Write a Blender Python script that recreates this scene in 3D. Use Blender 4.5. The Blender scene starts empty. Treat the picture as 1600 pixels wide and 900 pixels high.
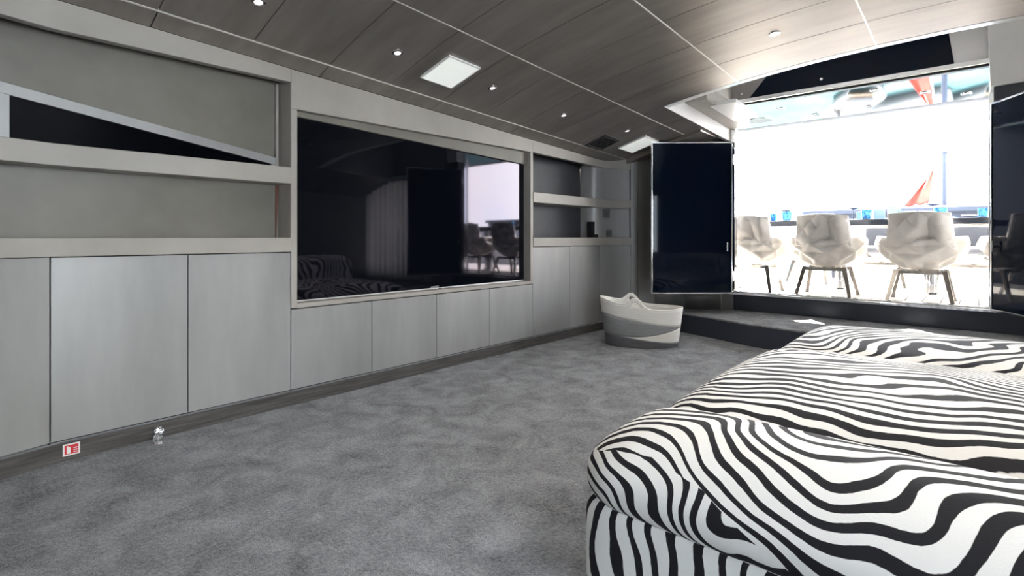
import bpy, bmesh, math, random
from mathutils import Vector, Matrix
random.seed(7)
PI = math.pi
SC = bpy.context.scene
COL = SC.collection

# ------------------------------------------------------------------ camera, sky, sun, exposure
cam_d = bpy.data.cameras.new('camera'); cam = bpy.data.objects.new('camera', cam_d); COL.objects.link(cam)
cam.location = (0, 0, 1.0)
cam.rotation_euler = (PI/2, 0, math.radians(41.6 - 90))
cam_d.sensor_width = 36; cam_d.lens = 36*822/1600; cam_d.shift_y = -79/1600
cam_d.clip_start = 0.02; cam_d.clip_end = 2000
SC.camera = cam
SC.view_settings.view_transform = 'Standard'; SC.view_settings.look = 'None'
SC.view_settings.gamma = 1; SC.view_settings.use_curve_mapping = False
SC.view_settings.exposure = 1.75
SC.cycles.use_denoising = True
SC.cycles.max_bounces = 10; SC.cycles.diffuse_bounces = 5; SC.cycles.glossy_bounces = 5
SC.cycles.transparent_max_bounces = 12; SC.cycles.sample_clamp_indirect = 8
SC.cycles.caustics_reflective = True; SC.cycles.blur_glossy = 1.0; SC.cycles.caustics_refractive = False

SKY = 7.0
w = bpy.data.worlds.new('sky'); SC.world = w; w.use_nodes = True
nt = w.node_tree; nt.nodes.clear()
n_out = nt.nodes.new('ShaderNodeOutputWorld'); n_bg = nt.nodes.new('ShaderNodeBackground')
n_tc = nt.nodes.new('ShaderNodeTexCoord'); n_no = nt.nodes.new('ShaderNodeTexNoise'); n_ra = nt.nodes.new('ShaderNodeValToRGB')
n_no.inputs['Scale'].default_value = 3.2; n_no.inputs['Detail'].default_value = 6
n_ra.color_ramp.elements[0].position = .45; n_ra.color_ramp.elements[0].color = (.80, .85, .95, 1)
n_ra.color_ramp.elements[1].position = .66; n_ra.color_ramp.elements[1].color = (1, .965, .92, 1)
nt.links.new(n_tc.outputs['Generated'], n_no.inputs['Vector']); nt.links.new(n_no.outputs['Fac'], n_ra.inputs['Fac'])
nt.links.new(n_ra.outputs['Color'], n_bg.inputs['Color']); n_bg.inputs['Strength'].default_value = SKY
nt.links.new(n_bg.outputs['Background'], n_out.inputs['Surface'])

sun_d = bpy.data.lights.new('sun', 'SUN'); sun = bpy.data.objects.new('sun', sun_d); COL.objects.link(sun)
sun_d.energy = 38; sun_d.angle = math.radians(.6); sun_d.color = (1, .95, .86)
sun.rotation_euler = Vector((-.80, -.42, -.80)).to_track_quat('-Z', 'Y').to_euler()

# ------------------------------------------------------------------ materials
def mat(name, col, rough=.5, metal=0., spec=.5, **kw):
    m = bpy.data.materials.new(name); m.use_nodes = True
    b = m.node_tree.nodes['Principled BSDF']
    b.inputs['Base Color'].default_value = (*col, 1); b.inputs['Roughness'].default_value = rough
    b.inputs['Metallic'].default_value = metal; b.inputs['Specular IOR Level'].default_value = spec
    for k, v in kw.items():
        b.inputs[k.replace('_', ' ')].default_value = v
    return m
def nodes(m): return m.node_tree.nodes, m.node_tree.links, m.node_tree.nodes['Principled BSDF']
def noise_col(m, c0, c1, scale=(1, 1, 1), nscale=3., detail=6, lo=.3, hi=.7, bump=0., bscale=None, bdist=.002, rough=None):
    N, L, b = nodes(m)
    geo = N.new('ShaderNodeNewGeometry'); mp = N.new('ShaderNodeMapping'); no = N.new('ShaderNodeTexNoise'); ra = N.new('ShaderNodeValToRGB')
    mp.inputs['Scale'].default_value = scale; no.inputs['Scale'].default_value = nscale; no.inputs['Detail'].default_value = detail
    no.inputs['Roughness'].default_value = .6
    ra.color_ramp.elements[0].position = lo; ra.color_ramp.elements[0].color = (*c0, 1)
    ra.color_ramp.elements[1].position = hi; ra.color_ramp.elements[1].color = (*c1, 1)
    L.new(geo.outputs['Position'], mp.inputs['Vector']); L.new(mp.outputs['Vector'], no.inputs['Vector'])
    L.new(no.outputs['Fac'], ra.inputs['Fac']); L.new(ra.outputs['Color'], b.inputs['Base Color'])
    if rough:
        mr = N.new('ShaderNodeMapRange'); mr.inputs['To Min'].default_value = rough[0]; mr.inputs['To Max'].default_value = rough[1]
        L.new(no.outputs['Fac'], mr.inputs['Value']); L.new(mr.outputs['Result'], b.inputs['Roughness'])
    if bump:
        n2 = N.new('ShaderNodeTexNoise'); n2.inputs['Scale'].default_value = bscale or nscale*4; n2.inputs['Detail'].default_value = 3
        bp = N.new('ShaderNodeBump'); bp.inputs['Strength'].default_value = bump; bp.inputs['Distance'].default_value = bdist
        L.new(geo.outputs['Position'], n2.inputs['Vector']); L.new(n2.outputs['Fac'], bp.inputs['Height']); L.new(bp.outputs['Normal'], b.inputs['Normal'])
    return m
M = {}
M['panel'] = noise_col(mat('brushed_panel', (.4, .4, .4), .42, .25), (.248, .244, .242), (.345, .340, .336), (1.6, 1.6, .35), 2.2, 8, .3, .72, .05, 60, .0006, (.36, .5))
M['upper'] = noise_col(mat('upper_panel', (.4, .4, .4), .5, .1), (.285, .262, .236), (.375, .348, .318), (.8, .8, .8), 2.0, 8, .3, .72, .05, 60, .0006)
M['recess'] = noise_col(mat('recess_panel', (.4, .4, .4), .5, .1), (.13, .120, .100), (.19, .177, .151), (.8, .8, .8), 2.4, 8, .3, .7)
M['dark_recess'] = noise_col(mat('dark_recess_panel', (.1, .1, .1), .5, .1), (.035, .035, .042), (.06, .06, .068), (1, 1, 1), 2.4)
M['ceil'] = noise_col(mat('ceiling_veneer', (.3, .29, .28), .42, .65), (.26, .232, .21), (.40, .365, .335), (3.0, .5, 1), 2.4, 8, .28, .75, .04, 50, .0006, (.36, .5))
M['seam'] = mat('ceiling_seam_strip', (.72, .69, .64), .35, .3)
M['gap'] = mat('shadow_gap', (.012, .012, .013), .9)
M['carpet'] = mat('carpet', (.2, .2, .2), 1.0, 0, .1)
M['plinth'] = noise_col(mat('plinth_wood', (.1, .1, .1), .35), (.028, .026, .025), (.115, .108, .103), (1.2, 1.2, 22), 3.0, 6, .3, .7, rough=(.25, .45))
M['chrome'] = mat('chrome', (.83, .84, .86), .08, 1.0)
M['steel'] = mat('brushed_steel', (.62, .60, .57), .24, 1.0)
M['navy'] = mat('navy_glass', (.003, .007, .018), .04, 0, .12)
M['navy_trim'] = mat('navy_lacquer', (.035, .042, .06), .35)
M['black'] = mat('black_plastic', (.012, .012, .013), .4)
M['tv'] = mat('tv_screen', (.002, .003, .005), .035, 0, .36, Specular_Tint=(.88, .80, 1, 1))
M['bezel'] = mat('tv_bezel', (.03, .03, .032), .3, .6)
M['silver'] = mat('silver_print', (.75, .76, .78), .3, .7)
M['white'] = noise_col(mat('white_paint', (.8, .8, .8), .4), (.76, .76, .76), (.82, .82, .82), (1, 1, 1), 3)
M['light_frame'] = mat('light_frame', (.8, .8, .78), .4)
M['offwhite'] = mat('offwhite_lacquer', (.72, .70, .68), .3)
M['cream'] = noise_col(mat('cream_weave', (.7, .68, .62), .95, 0, .2), (.76, .74, .69), (.86, .84, .80), (2, 2, 55), 4, 3, .3, .7, .5, 160, .003)
M['midgrey'] = noise_col(mat('grey_weave', (.3, .3, .3), .95, 0, .2), (.23, .23, .24), (.31, .31, .32), (2, 2, 55), 4, 3, .3, .7, .5, 160, .003)
M['darkgrey'] = noise_col(mat('dark_weave', (.12, .12, .12), .95, 0, .2), (.10, .10, .11), (.16, .16, .17), (2, 2, 55), 4, 3, .3, .7, .5, 160, .003)
M['brown'] = mat('red_brown_wood', (.09, .025, .012), .5)
M['shell'] = noise_col(mat('chair_shell', (.8, .78, .74), .55), (.70, .665, .62), (.78, .745, .705), (1, 1, 1), 8)
M['cushion'] = mat('charcoal_cushion', (.09, .095, .11), .9)
M['bronze'] = noise_col(mat('leg_metal', (.4, .37, .33), .22, 1), (.36, .33, .30), (.5, .47, .43), (6, 6, 2), 3)
M['table'] = mat('table_black_glass', (.02, .024, .034), .12)
M['deck'] = noise_col(mat('teak_deck', (.5, .47, .43), .7), (.46, .43, .40), (.60, .57, .53), (.6, 9, 1), 4)
M['gel'] = mat('gelcoat_white', (.50, .51, .53), .35)
M['blackglass'] = mat('black_glass', (.002, .0025, .004), .12, 0, .05)
M['rail'] = mat('blue_grey_rail', (.022, .032, .055), .5)
M['greyband'] = mat('grey_cushion', (.32, .36, .42), .7)
M['blueglass'] = noise_col(mat('blue_glass', (.05, .35, .75), .1), (.02, .12, .5), (.12, .55, .85), (1, 1, 1), 45, 3, .4, .6)
M['paleblue'] = mat('pale_blue_glass', (.50, .62, .72), .35)
M['green'] = mat('leaf', (.06, .28, .20), .5)
M['china'] = mat('china', (.35, .40, .55), .2)
M['coupe'] = mat('smoky_glass', (.03, .04, .07), .15)
M['red'] = mat('sign_red', (.55, .02, .03), .4)
M['signwhite'] = mat('sign_white', (.75, .72, .70), .4)
M['flag'] = noise_col(mat('red_flag', (.7, .1, .05), .8), (.40, .022, .014), (.52, .05, .03), (1, 1, 1), 3)
M['sea'] = None
M['tender_dimmed_white'] = mat('tender_dimmed_white', (.075, .078, .08), .5); M['tender_dimmed_tan'] = mat('tender_dimmed_tan', (.075, .052, .03), .6)  # shade put into both paints so the sunlit boats do not blow out
# crystal
m = bpy.data.materials.new('crystal'); m.use_nodes = True
b = m.node_tree.nodes['Principled BSDF']; b.inputs['Base Color'].default_value = (.95, .96, .97, 1); b.inputs['Roughness'].default_value = .03
b.inputs['Transmission Weight'].default_value = 1; b.inputs['IOR'].default_value = 1.5; M['crystal'] = m
# lamp faces
def emis(name, col, s):
    m = mat(name, col, .5); b = m.node_tree.nodes['Principled BSDF']
    b.inputs['Emission Color'].default_value = (*col, 1); b.inputs['Emission Strength'].default_value = s; return m
M['diffuser'] = emis('lamp_diffuser', (.80, .82, .78), .17)
M['bulb'] = emis('downlight_lens', (1, .97, .92), .25)
# clear pane
m = bpy.data.materials.new('window_glass'); m.use_nodes = True; N = m.node_tree.nodes; L = m.node_tree.links; N.clear()
o = N.new('ShaderNodeOutputMaterial'); mx = N.new('ShaderNodeMixShader'); tr = N.new('ShaderNodeBsdfTransparent'); gl = N.new('ShaderNodeBsdfGlossy'); fr = N.new('ShaderNodeFresnel')
gl.inputs['Roughness'].default_value = .02; tr.inputs['Color'].default_value = (.92, .95, .95, 1)
L.new(fr.outputs[0], mx.inputs[0]); L.new(tr.outputs[0], mx.inputs[1]); L.new(gl.outputs[0], mx.inputs[2]); L.new(mx.outputs[0], o.inputs[0]); M['glass'] = m
# sheer curtain
m = bpy.data.materials.new('sheer_curtain'); m.use_nodes = True; N = m.node_tree.nodes; L = m.node_tree.links; N.clear()
o = N.new('ShaderNodeOutputMaterial'); mx = N.new('ShaderNodeMixShader'); tr = N.new('ShaderNodeBsdfTranslucent'); df = N.new('ShaderNodeBsdfDiffuse')
tr.inputs['Color'].default_value = (.85, .82, .74, 1); df.inputs['Color'].default_value = (.85, .82, .74, 1); mx.inputs[0].default_value = .5
L.new(tr.outputs[0], mx.inputs[1]); L.new(df.outputs[0], mx.inputs[2]); L.new(mx.outputs[0], o.inputs[0]); M['sheer'] = m
# carpet nodes
N, L, b = nodes(M['carpet'])
geo = N.new('ShaderNodeNewGeometry')
def nz(scale, detail, rough=.6, dist=0):
    n = N.new('ShaderNodeTexNoise'); n.inputs['Scale'].default_value = scale; n.inputs['Detail'].default_value = detail
    n.inputs['Roughness'].default_value = rough; n.inputs['Distortion'].default_value = dist
    L.new(geo.outputs['Position'], n.inputs['Vector']); return n
a1 = nz(5.5, 6, .68, .5); a2 = nz(70, 3, .75); a3 = nz(230, 2)
def math_n(op, x, y):
    n = N.new('ShaderNodeMath'); n.operation = op
    for i, v in enumerate((x, y)):
        if hasattr(v, 'is_output') or isinstance(v, bpy.types.NodeSocket): L.new(v, n.inputs[i])
        else: n.inputs[i].default_value = v
    return n.outputs[0]
s_ = math_n('ADD', math_n('MULTIPLY', a1.outputs['Fac'], .55), math_n('MULTIPLY', a2.outputs['Fac'], .45))
ra = N.new('ShaderNodeValToRGB'); L.new(s_, ra.inputs['Fac'])
ra.color_ramp.elements[0].position = .36; ra.color_ramp.elements[0].color = (.095, .101, .110, 1)
ra.color_ramp.elements[1].position = .62; ra.color_ramp.elements[1].color = (.385, .402, .43, 1)
L.new(ra.outputs['Color'], b.inputs['Base Color'])
bp = N.new('ShaderNodeBump'); bp.inputs['Strength'].default_value = 1.0; bp.inputs['Distance'].default_value = .02
L.new(math_n('ADD', a2.outputs['Fac'], math_n('MULTIPLY', a3.outputs['Fac'], .5)), bp.inputs['Height']); L.new(bp.outputs['Normal'], b.inputs['Normal'])
b.inputs['Sheen Weight'].default_value = .2
# sea
m = mat('sea', (.02, .04, .05), .5, 0, .0); M['sea'] = m
noise_col(m, (.019, .040, .043), (.036, .056, .058), (1, 1, 1), .35, 5, .3, .7, .5, 1.6, .15)

def zebra(name, off, direction, k, amp, nscale, bend=0.0):
    """black and white hide: contour stripes of a warped linear field"""
    m = mat(name, (.8, .8, .8), .75, 0, .25); N, L, b = nodes(m)
    geo = N.new('ShaderNodeNewGeometry'); mp = N.new('ShaderNodeMapping'); mp.inputs['Location'].default_value = off
    L.new(geo.outputs['Position'], mp.inputs['Vector'])
    def nn(scale, det, dist=0):
        n = N.new('ShaderNodeTexNoise'); n.inputs['Scale'].default_value = scale; n.inputs['Detail'].default_value = det
        n.inputs['Roughness'].default_value = .45; n.inputs['Distortion'].default_value = dist
        L.new(mp.outputs['Vector'], n.inputs['Vector']); return n.outputs['Fac']
    def mth(op, x, y=0):
        n = N.new('ShaderNodeMath'); n.operation = op
        for i, v in enumerate((x, y)):
            if isinstance(v, bpy.types.NodeSocket): L.new(v, n.inputs[i])
            else: n.inputs[i].default_value = v
        return n.outputs[0]
    dt = N.new('ShaderNodeVectorMath'); dt.operation = 'DOT_PRODUCT'; L.new(geo.outputs['Position'], dt.inputs[0]); dt.inputs[1].default_value = direction
    ph = mth('MULTIPLY', dt.outputs['Value'], k)
    ph = mth('ADD', ph, mth('MULTIPLY', nn(nscale, 1.0, .3), amp))
    ph = mth('ADD', ph, mth('MULTIPLY', nn(nscale*3.3, 1.0), amp*.16))
    ph = mth('ADD', ph, mth('MULTIPLY', nn(60, 2), .35))
    sn = mth('SINE', ph)
    thr = mth('MULTIPLY', mth('SUBTRACT', nn(nscale*3.2, 1.0), .44), 2.2)
    v = mth('ADD', sn, thr)
    ra = N.new('ShaderNodeValToRGB'); L.new(mth('ADD', mth('MULTIPLY', v, .25), .5), ra.inputs['Fac'])
    ra.color_ramp.elements[0].position = .465; ra.color_ramp.elements[0].color = (.012, .012, .016, 1)
    ra.color_ramp.elements[1].position = .495; ra.color_ramp.elements[1].color = (.80, .80, .79, 1)
    L.new(ra.outputs['Color'], b.inputs['Base Color'])
    n2 = N.new('ShaderNodeTexNoise'); n2.inputs['Scale'].default_value = 240; L.new(geo.outputs['Position'], n2.inputs['Vector'])
    bp = N.new('ShaderNodeBump'); bp.inputs['Strength'].default_value = .25; bp.inputs['Distance'].default_value = .003
    L.new(n2.outputs['Fac'], bp.inputs['Height']); L.new(bp.outputs['Normal'], b.inputs['Normal'])
    return m

# ------------------------------------------------------------------ mesh helpers
class MB:
    def __init__(s): s.v = []; s.f = []; s.sm = []
    def add(s, vs, fs, smooth=False):
        o = len(s.v); s.v += [tuple(p) for p in vs]; s.f += [tuple(i+o for i in f) for f in fs]; s.sm += [smooth]*len(fs); return s
    def box(s, x0, x1, y0, y1, z0, z1):
        vs = [(x, y, z) for z in (z0, z1) for y in (y0, y1) for x in (x0, x1)]
        return s.add(vs, [(0, 2, 3, 1), (4, 5, 7, 6), (0, 1, 5, 4), (2, 6, 7, 3), (0, 4, 6, 2), (1, 3, 7, 5)])
    def hexa(s, bot, top):      # two quads, same winding
        return s.add(list(bot)+list(top), [(3, 2, 1, 0), (4, 5, 6, 7)] + [(i, (i+1) % 4, 4+(i+1) % 4, 4+i) for i in range(4)])
    def prism(s, poly, axis, a0, a1, smooth=False):   # poly in the two other axes, extruded along axis
        def P(p, a):
            q = list(p); q.insert(axis, a); return tuple(q)
        n = len(poly)
        return s.add([P(p, a0) for p in poly]+[P(p, a1) for p in poly],
                     [tuple(range(n-1, -1, -1)), tuple(range(n, 2*n))] + [(i, (i+1) % n, n+(i+1) % n, n+i) for i in range(n)], smooth)
    def grid(s, pts, smooth=True, close_u=False, close_v=False):
        nu = len(pts); nv = len(pts[0]); fs = []
        for i in range(nu if close_u else nu-1):
            for j in range(nv if close_v else nv-1):
                a, c = (i+1) % nu, (j+1) % nv
                fs.append((i*nv+j, a*nv+j, a*nv+c, i*nv+c))
        return s.add([p for r in pts for p in r], fs, smooth)
    def lathe(s, prof, c=(0, 0, 0), n=20, smooth=True, sx=1, sy=1):
        pts = [[(c[0]+r*sx*math.cos(2*PI*i/n), c[1]+r*sy*math.sin(2*PI*i/n), c[2]+z) for r, z in prof] for i in range(n)]
        return s.grid(pts, smooth, close_u=True)
    def tube(s, path, r, n=8, caps=True, smooth=True):
        rings = []
        for i, p in enumerate(path):
            p = Vector(p); a = Vector(path[max(i-1, 0)]); c = Vector(path[min(i+1, len(path)-1)])
            t = (c-a).normalized(); up = Vector((0, 0, 1)) if abs(t.z) < .9 else Vector((1, 0, 0))
            u = t.cross(up).normalized(); v = t.cross(u); rr = r[i] if isinstance(r, (list, tuple)) else r
            rings.append([tuple(p+(u*math.cos(2*PI*k/n)+v*math.sin(2*PI*k/n))*rr) for k in range(n)])
        s.grid(rings, smooth, close_v=True)
        if caps:
            s.add(rings[0], [tuple(range(n))]); s.add(rings[-1], [tuple(range(n-1, -1, -1))])
        return s
    def bar(s, p, q, wx, wy, wx2=None, wy2=None):   # rectangular leg from p to q
        wx2 = wx2 or wx; wy2 = wy2 or wy
        def R(c, a, b_): return [(c[0]-a/2, c[1]-b_/2, c[2]), (c[0]+a/2, c[1]-b_/2, c[2]), (c[0]+a/2, c[1]+b_/2, c[2]), (c[0]-a/2, c[1]+b_/2, c[2])]
        return s.hexa(R(p, wx, wy), R(q, wx2, wy2))
    def extrude_path(s, path, z0, z1, thick):  # wall following a plan polyline, thickness to the left of travel; z0/z1 numbers or functions
        zf0 = z0 if callable(z0) else (lambda x, y: z0); zf1 = z1 if callable(z1) else (lambda x, y: z1)
        fr, bk = [], []
        for i, p in enumerate(path):
            a = Vector(path[max(i-1, 0)]); c = Vector(path[min(i+1, len(path)-1)]); t = (c-a).normalized(); nrm = Vector((-t.y, t.x))
            q = Vector(p)+nrm*thick; fr.append(tuple(p)); bk.append((q.x, q.y))
        n = len(path); pts = []
        for i in range(n):
            (x, y), (X, Y) = fr[i], bk[i]
            pts.append([(x, y, zf0(x, y)), (x, y, zf1(x, y)), (X, Y, zf1(x, y)), (X, Y, zf0(x, y))])
        s.grid(pts, True, close_v=True)
        s.add(pts[0], [(0, 1, 2, 3)]); s.add(pts[-1], [(3, 2, 1, 0)]); return s
    def mesh(s, name):
        me = bpy.data.meshes.new(name); me.from_pydata(s.v, [], s.f); me.polygons.foreach_set('use_smooth', s.sm)
        bm = bmesh.new(); bm.from_mesh(me); bmesh.ops.remove_doubles(bm, verts=bm.verts, dist=1e-5)
        bmesh.ops.recalc_face_normals(bm, faces=bm.faces)
        for e in bm.edges:
            if len(e.link_faces) == 2 and e.calc_face_angle(0) > math.radians(42): e.smooth = False
        bm.to_mesh(me); bm.free(); me.update(); return me
    def build(s, name, m, parent=None, bevel=0, loc=None, subsurf=0, solid=0):
        me = s.mesh(name); me.materials.append(M[m] if isinstance(m, str) else m)
        o = bpy.data.objects.new(name, me); COL.objects.link(o)
        if parent: o.parent = parent
        if loc: o.location = loc
        if solid:
            d = o.modifiers.new('solid', 'SOLIDIFY'); d.thickness = solid; d.offset = 0
        if bevel:
            d = o.modifiers.new('bevel', 'BEVEL'); d.width = bevel; d.segments = 2; d.limit_method = 'ANGLE'; d.angle_limit = math.radians(40)
        if subsurf:
            d = o.modifiers.new('sub', 'SUBSURF'); d.levels = subsurf; d.render_levels = subsurf
        return o
def tag(o, label, cat, group=None):
    o['label'] = label; o['category'] = cat
    if group: o['group'] = group
    return o
def struct(o, label=None):
    o['kind'] = 'structure'
    if label: o['label'] = label
    return o
def thing(name, label, cat, loc=(0, 0, 0), rz=0, group=None):
    o = bpy.data.objects.new(name, None); o.empty_display_size = .1; COL.objects.link(o); o.location = loc; o.rotation_euler = (0, 0, rz)
    return tag(o, label, cat, group)
def dup(root, loc, rz, label, group=None):
    r = root.copy(); COL.objects.link(r); r.location = loc; r.rotation_euler = (0, 0, rz); r['label'] = label
    if group: r['group'] = group
    for ch in list(root.children):
        c = ch.copy(); COL.objects.link(c); c.parent = r
        for g in ch.children:
            d = g.copy(); COL.objects.link(d); d.parent = c
    return r

def zc(x, y):          # underside of the cambered ceiling
    d = y-.111
    return 2.5179-.04838*x-.04075*d*d-.0012046*d**4
D = 3.06               # face of the television wall
XE = 5.95              # plane of the aft door
LEFTC = [(-1.75, 1.55), (-1.35, 2.05), (-.95, 2.42), (-.55, 2.69), (-.2, 2.87), (.1, 2.99), (.382, D)]
CORNER = [(4.86, D), (4.97, 3.055), (5.07, 3.02), (5.17, 2.965), (5.25, 2.90)]
DIAG = [(5.25, 2.90), (5.45, 2.72), (5.99, 2.10)]

# ------------------------------------------------------------------ floor
fl = struct(MB().box(-2.0, 6.1, -3.0, 3.3, -.06, 0).build('floor', 'carpet'), 'grey mottled cut pile carpet')
STEPF = [(5.40, 2.62), (5.37, 2.45), (5.33, 2.31), (5.20, 1.95), (5.07, 1.61), (4.98, 1.2), (4.94, .7), (4.94, -.6), (4.98, -2.84)]
p = STEPF+[(5.955, -2.84), (5.955, 2.0), (5.62, 2.45)]
st = struct(MB().prism([(x+.004, y) for x, y in p], 2, .001, .185).build('floor_step', 'navy_trim'), 'low curved step up to the aft door')
MB().prism(p, 2, .185, .205).build('step_carpet', 'carpet', st, bevel=.008)

# ------------------------------------------------------------------ ceiling
XB = [round(2.53+.4434*k, 4) for k in range(-10, 5)]     # -1.9 .. 4.31
YB = [-2.85, -2.72, -2.04, -1.21, -.30, .52, 1.43, 2.26, 2.93, 3.06]
CUTY0, CUTY1, CUTX = -1.83, 2.05, 4.31
def curved_slab(mb, x0, x1, y0, y1, dz0, dz1, n=6):
    ys = [y0+(y1-y0)*i/n for i in range(n+1)]
    pts = [[(x0, y, zc(x0, y)+dz0), (x1, y, zc(x1, y)+dz0), (x1, y, zc(x1, y)+dz1), (x0, y, zc(x0, y)+dz1)] for y in ys]
    mb.grid(pts, True, close_v=True); mb.add(pts[0], [(0, 1, 2, 3)]); mb.add(pts[-1], [(3, 2, 1, 0)])
    return mb
cb = MB()
curved_slab(cb, -2.0, CUTX, -3.0, 3.3, .012, .06, 24)
curved_slab(cb, CUTX, 5.64, CUTY1+.03, 3.3, .012, .06, 6); curved_slab(cb, CUTX, 6.1, -3.0, CUTY0-.03, .012, .06, 6)
ceil = struct(cb.build('ceiling', 'gap'), 'cambered panelled ceiling in grey brown veneer')
def flat_faces(o):
    for q in o.data.polygons: q.use_smooth = abs(q.normal.z) > .7
g = .003
XB2 = XB+[CUTX+.4434*k for k in (1, 2, 3)]+[6.09]
for j in range(len(YB)-1):
    xs = XB2
    for i in range(len(xs)-1):
        x0, x1 = xs[i], xs[i+1]; y0, y1 = YB[j], YB[j+1]
        if j in (0, len(YB)-2):
            if i % 2: continue
            x1 = xs[min(i+2, len(xs)-1)]
        segs = [(y0, y1)]
        if x0 >= CUTX-.01:
            segs = ([(max(y0, CUTY1), y1)] if x0 < 5.62 else []) if y1 > CUTY1+.01 else ([(y0, min(y1, CUTY0))] if y0 < CUTY0-.01 else [])
        if segs and y0 > 1 and x1 > 5.65: x1 = 5.64
        if x0 >= CUTX-.01: pass
        elif x1 > CUTX+.01 and CUTY0 < y0 < CUTY1: x1 = CUTX
        for a, c in segs:
            o = curved_slab(MB(), x0+g, x1-g, a+.005, c-.005, 0, .014, 5).build('ceiling_panel', 'ceil', ceil); flat_faces(o)
for y in YB[1:-1]:
    x1 = CUTX if CUTY0 < y < CUTY1 else (5.64 if y > 0 else 6.09)
    curved_slab(MB(), -1.9, x1, y-.005, y+.005, -.0012, .012, 1).build('seam_strip', 'seam', ceil)
sof = MB(); sof.box(5.64, 6.06, CUTY1+.001, 3.36, 2.10, 2.14); sof.prism([(CUTY1+.041, zc(5.64, CUTY1+.04)), (3.3, zc(5.64, 3.3)), (3.3, 2.12), (CUTY1+.041, 2.12)], 0, 5.64, 5.21)
sof.build('raised_soffit', 'ceil', ceil)
# hatch well above the door
wl = MB()
ys = [CUTY0+(CUTY1-CUTY0)*i/20 for i in range(21)]
wl.grid([[(CUTX, y, zc(CUTX, y)), (CUTX+.09, y, zc(CUTX, y)+.006), (CUTX+.15, y, zc(CUTX, y)+.03), (CUTX+.19, y, zc(CUTX, y)+.075), (CUTX+.2, y, zc(CUTX, y)+.13), (CUTX+.2, y, 2.80), (CUTX+.05, y, 2.80), (CUTX, y, zc(CUTX, y)+.05)] for y in ys], True, close_v=True)
lip = wl.build('hatch_lip', 'offwhite', ceil)
wl = MB(); wl.box(CUTX+.1, 6.06, CUTY0-.05, CUTY1+.05, 2.80, 2.84); wl.build('hatch_top', 'white', ceil)
for y0, y1 in ((CUTY1, CUTY1+.04), (CUTY0-.04, CUTY0)):
    wl = MB(); wl.prism([(CUTX, zc(CUTX, CUTY1)), (6.06, zc(6.06, CUTY1)), (6.06, 2.82), (CUTX, 2.82)], 1, y0, y1); wl.build('hatch_side', 'offwhite', ceil)
MB().prism([(4.72, 2.25), (5.93, 2.19), (5.93, 2.32), (4.72, 2.38)], 1, 1.84, CUTY1-.001).build('hatch_ledge', 'upper', ceil, bevel=.004)
MB().prism([(4.95, 2.235), (5.6, 2.205), (5.6, 2.24), (4.95, 2.27)], 1, 1.66, 1.90).build('hatch_ledge_panel', 'white', ceil, bevel=.003)

# ------------------------------------------------------------------ television wall
WB = MB()
WB.extrude_path([(x, y+.30) for x, y in LEFTC[:-1]]+[(.1, D+.30), (4.9, D+.30), (5.05, D+.30), (6.04, D+.30)], 0, lambda x, y: zc(x, min(y, 3.2))+(.05 if x < 5 else .5), .08)
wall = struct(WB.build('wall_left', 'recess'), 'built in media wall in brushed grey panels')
LP = LEFTC+[(.9, D), (1.466, D)]
# plinth, chrome line
PL = [(x, y) for x, y in LEFTC]+[(1.466, D), (3.0, D), (4.86, D)]+CORNER[1:]
bb = struct(MB().extrude_path([(x, y-.004) for x, y in PL], 0.0, .083, .03).build('baseboard_left', 'plinth'), 'dark grained plinth under the cabinets')
struct(MB().extrude_path([(x, y-.007) for x, y in PL], .083, .090, .03).build('trim_1', 'chrome'), 'thin polished line over the plinth')

def door_panel(x0, x1, z0, z1, parent, gap=.0025, th=.02):
    return MB().box(x0+gap, x1-gap, D, D+th, z0+gap, z1-gap).build('door', 'panel', parent, bevel=.0015)
# left cabinet
cab = thing('wall_cabinet', 'tall grey wall cabinet with two flush doors, left of the television', 'cabinet', (0, 0, 0))
MB().extrude_path([(x, y+.022) for x, y in LEFTC]+[(1.466, D+.022)], .092, .912, .25).build('carcass', 'gap', cab)
MB().extrude_path(LEFTC[:-1]+[(.3795, D)], .094, .911, .02).build('curved_panel', 'panel', cab)
door_panel(.382, .9225, .092, .912, cab); door_panel(.9225, 1.466, .092, .912, cab)
# cabinet under the television
cab = thing('wall_cabinet', 'low grey wall cabinet with four flush doors under the television', 'cabinet')
MB().box(1.468, 3.729, D+.021, D+.27, .092, .572).build('carcass', 'gap', cab)
XS = [1.466, 2.025, 2.589, 3.165, 3.73]
for i in range(4): door_panel(XS[i], XS[i+1], .092, .572, cab)
# right cabinet
cab = thing('wall_cabinet', 'grey wall cabinet with rounded corner, right of the television behind the basket', 'cabinet')
MB().box(3.731, 4.86, D+.021, D+.27, .092, .912).build('carcass', 'gap', cab)
door_panel(3.73, 4.315, .092, .912, cab); door_panel(4.315, 4.86, .092, .912, cab)
MB().extrude_path([(4.8625, D)]+CORNER[1:], .094, .911, .02).build('curved_panel', 'panel', cab)
# counters and shelves
def off(path, d): return [(x, y-d) for x, y in path]
def shelf(name, path, z0, z1, depth, m, label, cat):
    o = MB().extrude_path(path, z0, z1, depth).build(name, m, bevel=.003); return tag(o, label, cat)
RP = [(3.732, D-.012), (4.5, D-.012)]+[(x-.006, y-.012) for x, y in CORNER]
shelf('counter', off(LEFTC+[(.9, D), (1.464, D)], .012), .914, .998, .15, 'upper', 'thick grey counter ledge over the left cabinet doors', 'counter')
shelf('counter', RP, .914, .998, .24, 'upper', 'thick grey counter ledge right of the television, curving round the corner', 'counter')
shelf('display_shelf', off(LEFTC+[(.9, D), (1.464, D)], .012), 1.318, 1.416, .15, 'upper', 'thick grey display shelf left of the television, under the black slanted window', 'shelf')
shelf('display_shelf', RP, 1.322, 1.416, .24, 'upper', 'thick grey display shelf right of the television, curving round the corner', 'shelf')
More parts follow.
